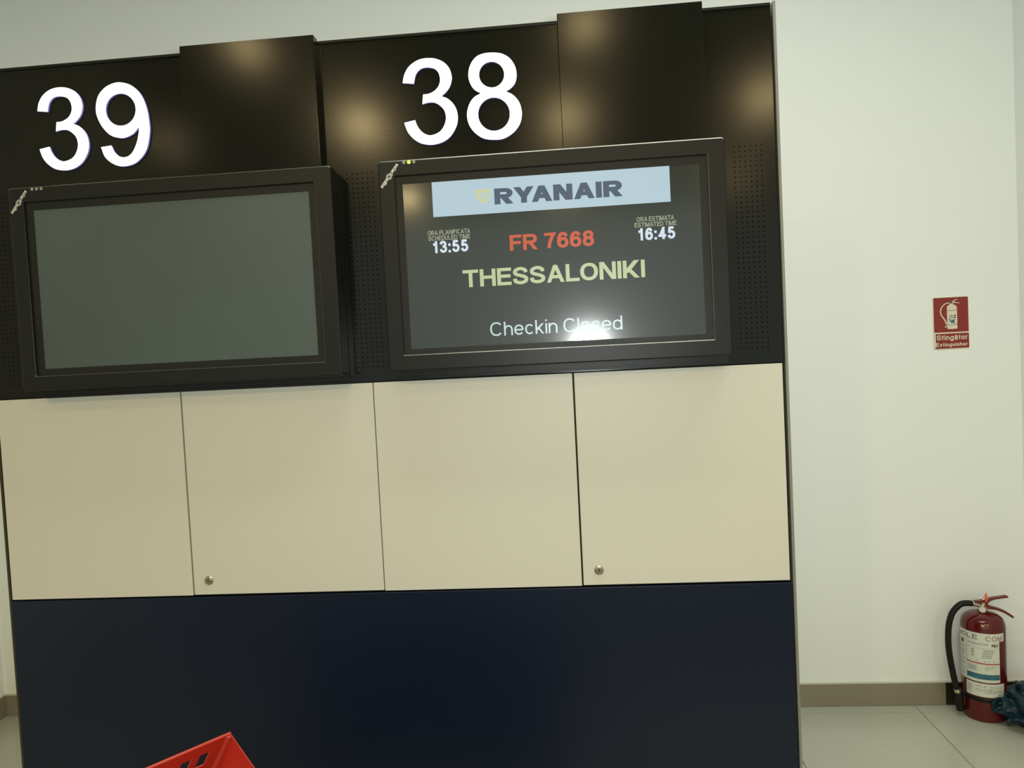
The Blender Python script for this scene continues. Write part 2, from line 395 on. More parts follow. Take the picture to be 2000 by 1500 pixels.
# ------------------------------------------------------------------ the setting
YW = 1.295; XL, XR = -1.10, 3.245; ZC = 3.4
def struct(o):
    o['kind'] = 'structure'; return o
wb = struct(bxo('wall_back', (XL - .15, XR + .15, YW, YW + .15, -.02, ZC), M_wall))
struct(bxo('wall_left', (XL - .15, XL, -2.6, YW, -.02, ZC), M_wall))
struct(bxo('wall_right', (XR, XR + .15, -2.6, YW, -.02, ZC), M_wall))
struct(bxo('ceiling', (-6, 9, -9, YW + .15, ZC, ZC + .1), M_ceil))
fl = struct(bxo('floor', (-6, 9, -9, YW + .15, -.03, -.0035), M_grout))
# floor tiles, each a slab on the bed
TP = 0.5595; tx0 = 2.2427; ty0 = 1.228
tb = bmesh.new(); g = .0012
box(tb, g, TP - g, g, TP - g, -.0034, 0.0)
bevel(tb, .0007, 1)
bmesh.ops.recalc_face_normals(tb, faces=tb.faces)
tile_me = bpy.data.meshes.new('floor_tile'); tb.to_mesh(tile_me); tb.free(); tile_me.materials.append(M_tile)
for i in range(-6, 2):
    for j in range(-5, 0):
        x = tx0 + i * TP
        if x > XR or x + TP < XL: continue
        if x + TP > XR or x < XL:
            bm = bmesh.new(); box(bm, max(x + g, XL), min(x + TP - g, XR), ty0 + j * TP + g, ty0 + (j + 1) * TP - g, -.0034, 0)
            obj('floor_tile', bm, M_tile, fl); continue
        o = bpy.data.objects.new('floor_tile', tile_me); C.objects.link(o); o.parent = fl; o.location = (x, ty0 + j * TP, 0)
for i in range(-6, 2):      # cut row along the back wall
    x = tx0 + i * TP; xa, xb = max(x + g, XL), min(x + TP - g, XR)
    if xb - xa < .02: continue
    bm = bmesh.new(); box(bm, xa, xb, ty0 + g, YW, -.0034, 0); obj('floor_tile', bm, M_tile, fl)
# skirting tiles
def skirt(name, segs, along):
    root = bmesh.new()
    a0, a1 = segs[0], segs[-1]
    if along == 'back': box(root, a0, a1, YW - .003, YW, 0, .094)
    elif along == 'left': box(root, XL, XL + .003, a0, a1, 0, .094)
    else: box(root, XR - .003, XR, a0, a1, 0, .094)
    r = struct(obj(name, root, M_grout))
    for s0, s1 in zip(segs[:-1], segs[1:]):
        b = bmesh.new()
        if along == 'back': box(b, s0 + .0008, s1 - .0008, YW - .010, YW - .003, 0.001, .092)
        elif along == 'left': box(b, XL + .003, XL + .010, s0 + .0008, s1 - .0008, 0.001, .092)
        else: box(b, XR - .010, XR - .003, s0 + .0008, s1 - .0008, 0.001, .092)
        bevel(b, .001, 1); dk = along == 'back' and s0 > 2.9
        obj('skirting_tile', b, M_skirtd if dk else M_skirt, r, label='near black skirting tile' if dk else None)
        b = bmesh.new()
        if along == 'back': box(b, s0, s1, YW - .0085, YW, .0922, .0965)
        elif along == 'left': box(b, XL, XL + .0085, s0, s1, .0922, .0965)
        else: box(b, XR - .0085, XR, s0, s1, .0922, .0965)
        obj('sealant_bead', b, M_white_sil, r)
skirt('baseboard_back', [XL + .010, tx0 - 3 * .9, tx0 - 1.8, tx0 - .9, tx0 - .02, 2.925, XR - .010], 'back')
skirt('baseboard_left', [-2.6, -1.7, -.8, .1, YW - .01], 'left')
skirt('baseboard_right', [-2.6, -1.7, -.8, .1, YW - .01], 'right')

# ------------------------------------------------------------------ the backboard behind the counter
bb = thing('check_in_backboard', 'tall panelled backboard, black above, cream doors across the middle and navy below', 'partition', (1.0, .06, 0))
ZT, ZB, ZTOP = 1.4443, 0.9197, 2.2790
bxo('carcass', (0.002, 1.998, .020, .14, 0.0, 2.27), M_gap, bb)
# black fascia in three sheets; their joints lie behind the two raised covers
holes = ((.0285, .1010), (.9600, 1.0356), (1.8950, 1.9696)); HZ0, HZ1 = 1.4780, 1.9660
def fascia(x0, x1):
    bm = bmesh.new(); zb = 1.4470
    box(bm, x0, x1, 0, .018, HZ1, ZTOP)
    xs = x0
    for a, b in holes:
        if a > x0 and b < x1:
            box(bm, xs, a, 0, .018, zb, HZ1); box(bm, a, b, 0, .018, zb, HZ0); xs = b
    box(bm, xs, x1, 0, .018, zb, HZ1)
    obj('fascia_panel', bm, M_black, bb)
for a, b in ((0.002, .742), (.744, 1.667), (1.669, 1.996)): fascia(a, b)
# perforated strips: a true grid of holes
def perforated(x0, x1, first=False):
    bm = bmesh.new(); nc, nr = 6, 41; px = (x1 - x0) / nc; pz = (HZ1 - HZ0) / nr; R = .0017; n = 8
    for i in range(nc):
        for j in range(nr):
            cx, cz = x0 + (i + .5) * px, HZ0 + (j + .5) * pz
            sq = []; ci = []; cb = []
            for k in range(n):
                a = 2 * PI * k / n + PI / 8; c, s = math.cos(a), math.sin(a); m = max(abs(c), abs(s))
                q = 1 / m
                sq.append(bm.verts.new((cx + c * q * px / 2, 0, cz + s * q * pz / 2)))
                ci.append(bm.verts.new((cx + c * R, 0, cz + s * R))); cb.append(bm.verts.new((cx + c * R, .006, cz + s * R)))
            co = [bm.verts.new((cx + sx * px / 2, 0, cz + sz * pz / 2)) for sx, sz in ((1, 1), (-1, 1), (-1, -1), (1, -1))]
            for k in range(n):
                k2 = (k + 1) % n
                bm.faces.new((sq[k], sq[k2], ci[k2], ci[k])); bm.faces.new((ci[k], ci[k2], cb[k2], cb[k]))
            for q, c_ in enumerate(co):
                k = 2 * q
                bm.faces.new((sq[k], c_, sq[(k + 1) % n]))
            bm.faces.new(cb)
    me = bpy.data.meshes.new('perforated_strip'); 
    bm.normal_update()
    bm.to_mesh(me); bm.free(); me.materials.append(M_black)
    me.flip_normals() if me.polygons[0].normal.y > 0 else None
    me.materials.append(M_blackd)
    for p in me.polygons:
        if abs(p.center.y) > .001: p.material_index = 1
    o = bpy.data.objects.new('perforated_strip', me); C.objects.link(o); o.parent = bb; me.transform(world_of(bb).inverted())
for a, b in holes: perforated(a, b)
# top trims, seen as a thin lighter edge
for a, b in ((0.002, .742), (.744, 1.667), (1.669, 1.996)):
    bxo('top_trim', (a, b, -.0035, .02, ZTOP, 2.2862), M_frame, bb, bev=.001)
# raised covers beside each number
for a, b in ((.5740, .9112), (1.4990, 1.8350)):
    bxo('cover_panel', (a, b, -.030, -.0005, 1.9765, 2.2915), M_black, bb, bev=.0012)
# bottom lip of the fascia
bxo('fascia_lip', (0.002, 1.996, .004, .02, 1.4452, 1.4469), M_blackd, bb)
# edge profiles
bxo('edge_trim', (2.0015, 2.0078, -.002, .14, 0.0, 2.290), M_alu, bb, bev=.0008, label='light grey aluminium edge profile')
bxo('edge_trim', (-.0050, .0012, .002, .14, 0.0, 2.284), M_gap, bb, bev=.0008)
# cream doors
xs = [.0040, .5020, 1.0005, 1.4975, 1.9945]
gaps = [(.002, .0022), (.0018, .0010), (.0012, .0022), (.0020, .0)]
for i in range(4):
    a = xs[i] + gaps[i][0]; b = xs[i + 1] - gaps[i][1]
    zb = ZB + (.0 if i in (0, 2) else .0016)
    d = bxo('cabinet_door', (a, b, 0.0, .018, zb, ZT), M_cream, bb, bev=.0012)
    if i in (1, 3):
        lx = .5440 if i == 1 else 1.5385; lz = .9578
        bm = bmesh.new()
        prof = [(0.0, -.0032), (.0085, -.0032), (.0105, -.0025), (.0118, -.0008), (.0118, .002)]
        n = 28; cols = []
        for k in range(n):
            t = 2 * PI * k / n
            cols.append([bm.verts.new((lx + r * math.cos(t), y, lz + r * math.sin(t))) for r, y in prof])
        for k in range(n):
            for q in range(len(prof) - 1): bm.faces.new((cols[k][q], cols[(k + 1) % n][q], cols[(k + 1) % n][q + 1], cols[k][q + 1]))
        bmesh.ops.remove_doubles(bm, verts=bm.verts, dist=1e-6)
        # keyway core
        tube(bm, [(lx, -.0032, lz), (lx, -.0048, lz)], .0062, 20)
        obj('door_lock', bm, M_lock, d, smooth=False, label='round metal cam lock')
        bm = bmesh.new(); box(bm, lx - .0009, lx + .0009, -.0052, -.0047, lz - .0012, lz + .0048)
        box(bm, lx - .002, lx + .003, -.0052, -.0047, lz - .0020, lz - .0008)
        obj('keyhole', bm, M_blackd, d)
# navy base
bxo('base_panel', (.0015, 1.9985, 0.0, .018, 0.0, .9155), M_navy, bb, bev=.001)

# ------------------------------------------------------------------ the lit numbers
# digit outlines in metres on the fascia plane
DIG = {
 '3': [([[(1.1189, 2.1678), (1.1239, 2.1872), (1.1356, 2.2051), (1.1539, 2.2173), (1.1718, 2.2219), (1.1858, 2.2219), (1.2015, 2.2195), (1.2203, 2.2103), (1.2335, 2.1956), (1.239, 2.178), (1.2385, 2.1644), (1.2337, 2.1511), (1.2252, 2.1398), (1.2115, 2.1286)], [(1.2115, 2.1286), (1.2244, 2.1236), (1.2377, 2.1115), (1.2465, 2.0954), (1.2491, 2.0746), (1.2443, 2.0544), (1.23, 2.0331), (1.2117, 2.0207), (1.1921, 2.0156), (1.1744, 2.0157), (1.1535, 2.0215), (1.1349, 2.0358), (1.1234, 2.053), (1.1174, 2.0724)], [(1.1174, 2.0724), (1.1442, 2.0768)], [(1.1442, 2.0768), (1.1488, 2.0632), (1.1569, 2.0505), (1.167, 2.042), (1.1792, 2.0377), (1.1934, 2.0401), (1.2061, 2.0469), (1.2156, 2.06), (1.2204, 2.0768), (1.2175, 2.0942), (1.2076, 2.1069), (1.1957, 2.1147), (1.1835, 2.1165), (1.1729, 2.1156), (1.1645, 2.1136)], [(1.1645, 2.1136), (1.1675, 2.1366)], [(1.1675, 2.1366), (1.1811, 2.1372), (1.1955, 2.143), (1.2048, 2.1517), (1.2102, 2.1632), (1.2105, 2.1752), (1.2068, 2.1874), (1.1985, 2.1958), (1.1846, 2.1998), (1.1705, 2.1997), (1.1597, 2.1946), (1.1511, 2.1833), (1.146, 2.164)], [(1.146, 2.164), (1.1189, 2.1678)]], False)],
 '8': [([[(1.3681, 2.1286), (1.3858, 2.1184), (1.3998, 2.0994), (1.4045, 2.0738), (1.3984, 2.049), (1.3813, 2.0291), (1.3571, 2.0172), (1.3334, 2.0161), (1.3078, 2.0218), (1.287, 2.0382), (1.2751, 2.0581), (1.272, 2.0817), (1.2786, 2.1044), (1.2913, 2.1204), (1.3086, 2.1285)], [(1.3086, 2.1285), (1.2923, 2.1393), (1.2825, 2.157), (1.2803, 2.1761), (1.2857, 2.1968), (1.2995, 2.2146), (1.3182, 2.2219), (1.3408, 2.2224), (1.3631, 2.2182), (1.3817, 2.2058), (1.3935, 2.186), (1.3963, 2.1648), (1.3915, 2.1463), (1.3802, 2.1346), (1.3681, 2.1286)]], False), ([[(1.3667, 2.1684), (1.3638, 2.1569), (1.3567, 2.1475), (1.3466, 2.1416), (1.3348, 2.1402), (1.3233, 2.1435), (1.3138, 2.1509), (1.3077, 2.1613), (1.306, 2.1732), (1.3089, 2.1848), (1.316, 2.1942), (1.3262, 2.2), (1.338, 2.2014), (1.3495, 2.1981), (1.3589, 2.1907), (1.365, 2.1803)]], True), ([[(1.3756, 2.0739), (1.372, 2.059), (1.363, 2.0467), (1.3501, 2.0391), (1.3353, 2.0372), (1.3207, 2.0412), (1.3087, 2.0508), (1.301, 2.0642), (1.2989, 2.0796), (1.3026, 2.0946), (1.3116, 2.1068), (1.3245, 2.1144), (1.3394, 2.1163), (1.3539, 2.1121), (1.3659, 2.1026), (1.3735, 2.0892)]], True)],
 '9': [([[(0.4444, 2.1128), (0.4297, 2.098), (0.4112, 2.0898), (0.3931, 2.0888), (0.3686, 2.0974), (0.3485, 2.1192), (0.3362, 2.1473), (0.3351, 2.1711), (0.3436, 2.1975), (0.3631, 2.2163), (0.3853, 2.2247), (0.405, 2.2252), (0.4312, 2.216), (0.4545, 2.1923), (0.4674, 2.1577), (0.4718, 2.1202), (0.4706, 2.0933), (0.4621, 2.0601), (0.4468, 2.0375), (0.4242, 2.0221), (0.3951, 2.018), (0.3704, 2.0259), (0.3501, 2.0443), (0.3412, 2.0694)], [(0.3412, 2.0694), (0.3684, 2.0716)], [(0.3684, 2.0716), (0.3762, 2.0544), (0.3897, 2.0422), (0.4076, 2.0409), (0.4227, 2.051), (0.435, 2.0722), (0.4421, 2.0954), (0.4444, 2.1128)]], False), ([[(0.4389, 2.1554), (0.4349, 2.1405), (0.4254, 2.1283), (0.412, 2.1206), (0.3968, 2.1187), (0.3819, 2.1228), (0.3698, 2.1324), (0.3622, 2.1459), (0.3604, 2.1614), (0.3645, 2.1763), (0.374, 2.1886), (0.3874, 2.1962), (0.4027, 2.198), (0.4175, 2.1939), (0.4295, 2.1843), (0.4371, 2.1708)]], True)],
}

def digit(ch, x, z, parent):
    loops = []
    for segs, closed in DIG[ch]:
        L = []
        if closed: L = spline(segs[0], 6, True)
        else:
            for sg in segs:
                L += spline(sg, 5)[:-1]
        loops.append([(v[0] + x, v[1] + z) for v in L])
    return outline('digit', loops, -.0065, -.0002, M_digit, parent, M_digside)
n39 = thing('counter_number', 'glowing white number 39 on the black fascia above the blank monitor', 'number sign', (.32, 0, 2.02), 'lit counter numbers')
n38 = thing('counter_number', 'glowing white number 38 on the black fascia above the lit flight monitor', 'number sign', (1.26, 0, 2.02), 'lit counter numbers')
digit('3', -.9395, .0035, n39); digit('9', 0, 0, n39)
digit('3', 0, 0, n38); digit('8', 0, 0, n38)

# ------------------------------------------------------------------ monitors
def loft(bm, rings):
    R = [[bm.verts.new(p) for p in r] for r in rings]
    n = len(R[0])
    for i in range(len(R) - 1):
        for k in range(n):
            bm.faces.new((R[i][k], R[i][(k + 1) % n], R[i + 1][(k + 1) % n], R[i + 1][k]))
    return R
def monitor(X0, X1, Z0, Z1, ox0, ox1, oz0, oz1, sx0, sx1, sz0, sz1, label, smat, on):
    t = thing('monitor', label, 'monitor', ((X0 + X1) / 2, 0, Z0), 'monitors above the counters')
    bm = bmesh.new()
    def rr(a0, a1, b0, b1, y, r): return [(x, y, z) for x, z in rrect(a0, a1, b0, b1, r)]
    fr = []
    for d, y in ((0.002, -.040), (0, -.0405), (0, -.0725), (.0001, -.0768), (.0009, -.0789), (.0030, -.080)):
        fr.append(rr(X0 + d, X1 - d, Z0 + d, Z1 - d, y, .007 - d * .6))
    for e, y in ((-.0016, -.080), (0, -.0786), (0, -.0725)):
        fr.append(rr(ox0 + e, ox1 - e, oz0 + e, oz1 - e, y, .002))
    loft(bm, fr)
    bm.faces.ensure_lookup_table(); nv = len(fr[0])
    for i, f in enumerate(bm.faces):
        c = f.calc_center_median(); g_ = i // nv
        if (g_ in (3, 4) and c.z > Z1 - .006) or (g_ == 6 and (c.z < oz0 + .002 or c.x > ox1 - .002)): f.material_index = 1     # light catching top, bottom and right edges, painted as a brighter material
    obj('front_frame', bm, [M_frame, M_edgelit], t)
    bm = bmesh.new()
    loft(bm, [rr(ox0 - .001, ox1 + .001, oz0 - .001, oz1 + .001, -.0735, .002), rr(sx0, sx1, sz0, sz1, -.0733, .0006), rr(sx0, sx1, sz0, sz1, -.0722, .0006)])
    obj('inner_bezel', bm, M_bezel, t)
    # rear housing with a groove behind the front frame
    bm = bmesh.new(); box(bm, X0 + .004, X1 - .006, -.040, -.034, Z0 - .002, Z1 - .004)
    box(bm, X0 + .001, X1 - .002, -.034, -.018, Z0 - .013, Z1 - .006)
    box(bm, X0 + .004, X1 - .005, -.018, -.014, Z0 - .012, Z1 - .008)
    box(bm, X0 + .001, X1 - .001, -.014, -.0006, Z0 - .020, Z1 - .006)
    obj('rear_housing', bm, M_frame, t)
    scr = bxo('screen', (sx0 - .002, sx1 + .002, -.0720, -.060, sz0 - .002, sz1 + .002), smat, t)
    # maker's mark across the upper left corner
    lx, lz = X0 + .0475, Z1 - .0095
    a = math.radians(-128.2); L = .0665; dx, dz = math.cos(a), math.sin(a); ux, uz = -dz * -1, dx * -1
    h = .0092
    ux, uz = -math.sin(a), math.cos(a)
    sx_, sz_ = lx - ux * h * .4, lz - uz * h * .4
    lettering('lettering', 'solari', 0, L * .43, 0, h, -.0801, .21, M_print, t, rot=(sx_, sz_, a), label='small pale lettering across the frame corner')
    lettering('lettering', 'udine', 0, L * .37, 0, h, -.0801, .21, M_print, t, rot=(sx_ + dx * L * .63, sz_ + dz * L * .63, a), label='small pale lettering across the frame corner')
    cx, cz = lx + dx * L * .53 + ux * .0, lz + dz * L * .53
    bm = bmesh.new()
    ring = lambda R, y: [(cx + R * math.cos(2 * PI * k / 8 + .39), y, cz + R * math.sin(2 * PI * k / 8 + .39)) for k in range(8)]
    loft(bm, [ring(.0075, -.080), ring(.0075, -.0803), ring(.0024, -.0803), ring(.0024, -.080)])
    obj('emblem', bm, M_printg, t, label='round pale emblem')
    for k in range(3):
        ix = X0 + .0628 + .0118 * k; iz = Z1 - .0065
        bm = bmesh.new()
        if on and k == 1:
            tube(bm, [(ix, -.0798, iz), (ix, -.0812, iz)], .0044, 16); obj('indicator_lamp', bm, M_led, t, label='glowing yellow green indicator lamp')
        else:
            q = lambda r, y: [(x, y, z) for x, z in rrect(ix - r, ix + r, iz - r, iz + r, r * .4)]
            loft(bm, [q(.0031, -.080), q(.0031, -.0804), q(.0012, -.0804), q(.0012, -.080)]); obj('indicator_lamp', bm, M_ledoff, t)
    return t, scr
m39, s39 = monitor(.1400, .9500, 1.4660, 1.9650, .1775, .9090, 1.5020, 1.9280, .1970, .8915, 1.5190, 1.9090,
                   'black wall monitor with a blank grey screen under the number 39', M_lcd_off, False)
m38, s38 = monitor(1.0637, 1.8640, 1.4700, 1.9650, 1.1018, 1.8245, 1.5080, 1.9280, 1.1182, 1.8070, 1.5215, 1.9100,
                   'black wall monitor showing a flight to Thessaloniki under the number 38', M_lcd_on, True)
YS = -.0720
bn = bxo('banner', (1.1880, 1.7393, YS - .0002, YS - .00005, 1.8285, 1.9098), M_banner, s38, label='pale blue banner strip')
lettering('lettering', 'RYANAIR', 1.3342, 1.6312, 1.8482, 1.8850, YS - .0003, .25, M_bantext, s38, gap=.055, label='dark slate capitals on the banner')
# small golden harp
bm = bmesh.new()
hx, hz, hw, hh = 1.2915, 1.8525, .0345, .0315
def st(P, th, n=6):
    for q in ribbon([(hx + x * hw, hz + y * hh) for x, y in spline(P, n)], th):
        bm.faces.new([bm.verts.new((v.x, YS - .0006, v.y)) for v in q])
st([(0, .86), (.10, .97), (.24, .84), (.45, .93), (.7, .98), (1, .86)], .0024)
st([(.1, .92), (.02, .72), (.15, .45), (.4, .22), (.66, .0)], .0027)
st([(1, .86), (.93, .6), (.8, .3), (.66, 0)], .0012)
for k in range(4): st([(.30 + .16 * k, .86), (.36 + .13 * k, .40 - .08 * k)], .0007, 2)
h_ = obj_noflip('harp_emblem', bm, M_gold, s38); h_['label'] = 'small golden harp emblem'
for s, x0, x1, z0, z1, t, m, gp in (
    ('ORA PLANIFICATA', 1.1722, 1.2732, 1.7863, 1.7968, .16, M_dim, .11), ('SCHEDULED TIME', 1.1733, 1.2725, 1.7737, 1.7842, .16, M_dim, .11),
    ('13:55', 1.1800, 1.2668, 1.7440, 1.7722, .20, M_blue, .12),
    ('ORA ESTIMATA', 1.6602, 1.7452, 1.7872, 1.7978, .16, M_dim, .11), ('ESTIMATED TIME', 1.6552, 1.7505, 1.7746, 1.7851, .16, M_dim, .11),
    ('16:45', 1.6595, 1.7465, 1.7442, 1.7722, .20, M_blue, .12),
    ('FR 7668', 1.3648, 1.5608, 1.7388, 1.7752, .19, M_orange, .08),
    ('THESSALONIKI', 1.2500, 1.6743, 1.6598, 1.7002, .185, M_yel, .075),
    ('Checkin Closed', 1.3086, 1.6172, 1.5422, 1.5745, .11, M_cyan, .10)):
    lettering('lettering', s, x0, x1, z0, z1, YS, t, m, s38, gap=gp)

# ------------------------------------------------------------------ the wall sign
sg = thing('safety_sign', 'red fire extinguisher sign with white pictogram and two line caption on the wall', 'sign', (2.986, YW, 1.43))
ys = YW - .003
outline('backing_plate', [rrect(2.9188, 3.0528, 1.4300, 1.6345, .004)], ys, YW - .0002, M_signw, sg)
outline('upper_panel', [rrect(2.9208, 3.0510, 1.4962, 1.6322, .004)], ys - .0007, ys, M_signr, sg)
outline('caption_panel', [[(2.9262, 1.4905), (3.0505, 1.4905), (3.0515, 1.4885), (3.0515, 1.4345), (3.0495, 1.4325), (2.9215, 1.4318), (2.9275, 1.4375), (2.9255, 1.4440), (2.9285, 1.4500), (2.9262, 1.4580)]], ys - .0007, ys, M_signr, sg, )
yp = ys - .0011
def pict(x, y): return (2.9205 + x * .1305, 1.4962 + y * .1360)
bod = [pict(*p) for p in ((.385, .10), (.40, .092), (.53, .085), (.66, .092), (.675, .10), (.675, .70), (.66, .745), (.60, .785), (.56, .80), (.555, .835), (.49, .835), (.485, .80), (.44, .785), (.395, .745), (.385, .70), (.385, .62), (.385, .12))]
outline('pictogram', [bod], yp, ys - .0007, M_signw, sg)
bm = bmesh.new()
def st2(P, w0, w1=None, n=6, y=None):
    pts = spline([pict(*p) for p in P], n); w1 = w0 if w1 is None else w1
    N = len(pts)
    for i, q in enumerate(ribbon(pts, 1.0)):
        f = (w0 + (w1 - w0) * i / N)
        a, b, c, d = q; p, r = pts[i], pts[i + 1]
        qq = [p + (a - p) * f, r + (b - r) * f, r + (c - r) * f, p + (d - p) * f]
        bm.faces.new([bm.verts.new((v.x, yp if y is None else y, v.y)) for v in qq])
st2([(.50, .845), (.36, .83), (.25, .74), (.20, .62), (.22, .50), (.30, .38), (.355, .26), (.355, .18)], .0016, .0026)
st2([(.355, .22), (.34, .14)], .0022, .0050, 2)
st2([(.46, .82), (.56, .87), (.62, .92), (.70, .94)], .0028, .0005)
st2([(.50, .84), (.60, .85), (.68, .84), (.76, .82)], .0026, .0005)
obj_noflip('pictogram', bm, M_signw, sg)
for nm, P, w_, m_ in (('pictogram_line', [(.385, .625), (.53, .62), (.675, .632)], .0007, M_signk), ('pictogram_line', [(.385, .215), (.53, .212), (.675, .222)], .0008, M_signk),
        ('handwriting', [(.44, .40), (.48, .43), (.52, .42), (.63, .41)], .0012, M_signk), ('handwriting', [(.455, .47), (.50, .485), (.55, .46)], .0012, M_signk),
        ('handwriting', [(.57, .47), (.60, .48), (.62, .49), (.62, .44), (.60, .40)], .0015, M_signk),
        ('handwriting', [(.43, .36), (.50, .345), (.48, .30), (.58, .26)], .0020, M_signb), ('handwriting', [(.50, .28), (.57, .33), (.62, .36)], .0022, M_signb), ('handwriting', [(.54, .36), (.60, .25)], .0022, M_signb)):
    bm = bmesh.new(); st2(P, w_, y=yp - .0002); obj_noflip(nm, bm, m_, sg)
lettering('lettering', 'Stingător', 2.9295, 3.0460, 1.4655, 1.4850, ys - .0008, .165, M_signw, sg)
lettering('lettering', 'Extinguisher', 2.9270, 3.0460, 1.4405, 1.4545, ys - .0008, .17, M_signw, sg)

# ------------------------------------------------------------------ the fire extinguisher
EX, EY, ER = 3.0305, 1.2030, .0765
ext = thing('fire_extinguisher', 'red fire extinguisher with black hose and white labels standing on the tiles in the corner', 'fire extinguisher', (EX, EY, 0))
bm = bmesh.new()
lathe(bm, [(0, .006), (.060, .006), (.066, 0.0), (.0735, .002), (ER, .010), (ER, .352), (.0755, .366), (.0715, .380), (.0640, .392), (.050, .4015), (.034, .407), (.020, .4095), (.0175, .412), (.0165, .418), (0, .418)], EX, EY, 64)
obj('cylinder_body', bm, M_red, ext, smooth=True)
bm = bmesh.new(); lathe(bm, [(ER + .0001, .0800), (ER + .0012, .0805), (ER + .0012, .0965), (ER + .0001, .097)], EX, EY, 64)
obj('base_band', bm, M_rubber, ext, smooth=True, label='dark rubber band')
AC = math.atan2(CAM.y - EY, CAM.x - EX)     # the labels face this way round the body
def wrapper(off):
    def w(x, z, th):      # x = arc length to the right of the label's middle, seen from the front
        a = AC + x / ER; r = ER + off + th
        return Vector((EX + r * math.cos(a), EY + r * math.sin(a), z))
    return w
def patch(name, d0, d1, z0, z1, off, m, label=None, par=None):
    bm = bmesh.new(); w = wrapper(off); n = max(2, int(abs(d1 - d0) / 5)); rows = []
    for k in range(n + 1):
        x = math.radians(d0 + (d1 - d0) * k / n) * ER
        rows.append([bm.verts.new(w(x, z0, 0)), bm.verts.new(w(x, z1, 0)), bm.verts.new(w(x, z1, -.0002)), bm.verts.new(w(x, z0, -.0002))])
    for k in range(n):
        for i in range(4): bm.faces.new((rows[k][i], rows[k + 1][i], rows[k + 1][(i + 1) % 4], rows[k][(i + 1) % 4]))
    bm.faces.new(rows[0]); bm.faces.new(rows[-1][::-1])
    return obj(name, bm, m, par or ext, smooth=False, label=label)
l1 = patch('label', -84, 43, .158, .3165, .0004, M_label, 'white printed instruction label')
patch('label', -84, 60, .3160, .3470, .0006, M_label, 'white header strip of the label')
l2 = patch('label', -49, 57, .1010, .1530, .0004, M_label, 'small white inspection label')
def dd(deg): return math.radians(deg) * ER
def arc_text(s, a, b, z0, z1, t, m, off=.0009, gap=.14, par=None):
    lettering('lettering', s, dd(a), dd(b), z0, z1, 0, t, m, par or ext, thick=0.0, wrap=wrapper(off), gap=gap)
arc_text('JOLE', -80, -14, .3215, .3385, .13, M_ink, gap=.22); arc_text('COM', 6, 52, .3195, .3370, .13, M_inkbr, gap=.20)
arc_text('STINGATOR', -40, 12, .3010, .3085, .16, M_inkg, gap=.10); arc_text('PM-2', 21, 38, .2965, .3080, .24, M_ink, gap=.08)
def bar(a, b, z0, z1, m): patch('print', a, b, z0, z1, .0008, m, par=l1)
bar(-46, -45, .165, .3135, M_inkg)
bar(-45, 42, .2885, .2895, M_inkg)
bar(-68, -56, .2935, .3085, M_ink)
for k, z in enumerate((.280, .273, .266, .259, .252)): bar(0 - k, 28 - 2 * k, z, z + .003, M_inkg)
for z in (.277, .266, .255): bar(-31, -24, z, z + .006, M_inkg)
for z in (.290, .284, .272, .266, .260, .254, .242, .236, .224, .218, .206, .196, .186, .178): bar(-74, -52, z - .008, z - .0055, M_inkg)
bar(-45, 42, .2275, .2325, M_inkr)
for a, z in ((-20, .238), (0, .2375), (12, .2385), (24, .2378)): bar(a, a + 5, z, z + .0025, M_inkg)
for k in range(6): bar(-41, -16 - (k % 2) * 3, .2185 - k * .0038, .2203 - k * .0038, M_inkg)
for k in range(4): bar(4, 34 - 9 * k, .2180 - k * .005, .2195 - k * .005, M_inkg)
bar(-45, 42, .1690, .1895, M_inkb)
arc_text('JOLE', -22, 6, .1380, .1455, .14, M_inkg, gap=.16)
def bar2(a, b, z0, z1, m): patch('print', a, b, z0, z1, .0008, m, par=l2)
for k in range(7): bar2(-45, -29 - (k % 3) * 2, .1400 - k * .0045, .1417 - k * .0045, M_inkg)
for k in range(4): bar2(12, 50, .1420 - k * .0060, .1435 - k * .0060, M_inkg)
bar2(-20, 20, .1285, .1305, M_inkg); bar2(-24, 50, .1225, .1240, M_inkg); bar2(0, 48, .1165, .1185, M_inkg); bar2(36, 44, .108, .111, M_ink)
# valve
bm = bmesh.new(); lathe(bm, [(.0, .416), (.017, .416), (.018, .420), (.018, .430), (.014, .433), (.013, .446), (0, .446)], EX, EY, 24)
obj('valve_body', bm, M_chrome, ext, smooth=False)
bm = bmesh.new(); d = Vector((math.cos(AC), math.sin(AC), 0)); p0 = Vector((EX, EY, .4235)) + Vector((.0015, 0, 0))
tube(bm, [p0 + d * .012, p0 + d * .026, p0 + d * .028], [.0125, .0125, .0115], 24); obj('pressure_gauge', bm, M_chrome, ext)
bm = bmesh.new(); tube(bm, [p0 + d * .0280, p0 + d * .0286], .0092, 24); obj('gauge_face', bm, M_label, ext)
bm = bmesh.new(); tube(bm, [(EX + .012, EY, .428), (EX + .030, EY - .002, .431)], .0065, 12); obj('pin_ring_boss', bm, M_chrome, ext)
def lever(name, P, yc, th):
    pts = P; bmm = bmesh.new(); F = [bmm.verts.new((x, yc - th / 2, z)) for x, z in pts]; B = [bmm.verts.new((x, yc + th / 2, z)) for x, z in pts]
    bmm.faces.new(F); bmm.faces.new(B[::-1]); n = len(pts)
    for i in range(n): bmm.faces.new((F[i], B[i], B[(i + 1) % n], F[(i + 1) % n]))
    bmesh.ops.recalc_face_normals(bmm, faces=bmm.faces)
    bmesh.ops.bevel(bmm, geom=[e for e in bmm.edges], offset=.0012, segments=2, affect='EDGES')
    obj(name, bmm, M_redp, ext)
up_t = [(v.x, v.y) for v in spline([(3.0020, .4520), (3.0200, .4535), (3.0450, .4575), (3.0700, .4640), (3.0950, .4670), (3.1140, .4695)], 4)]
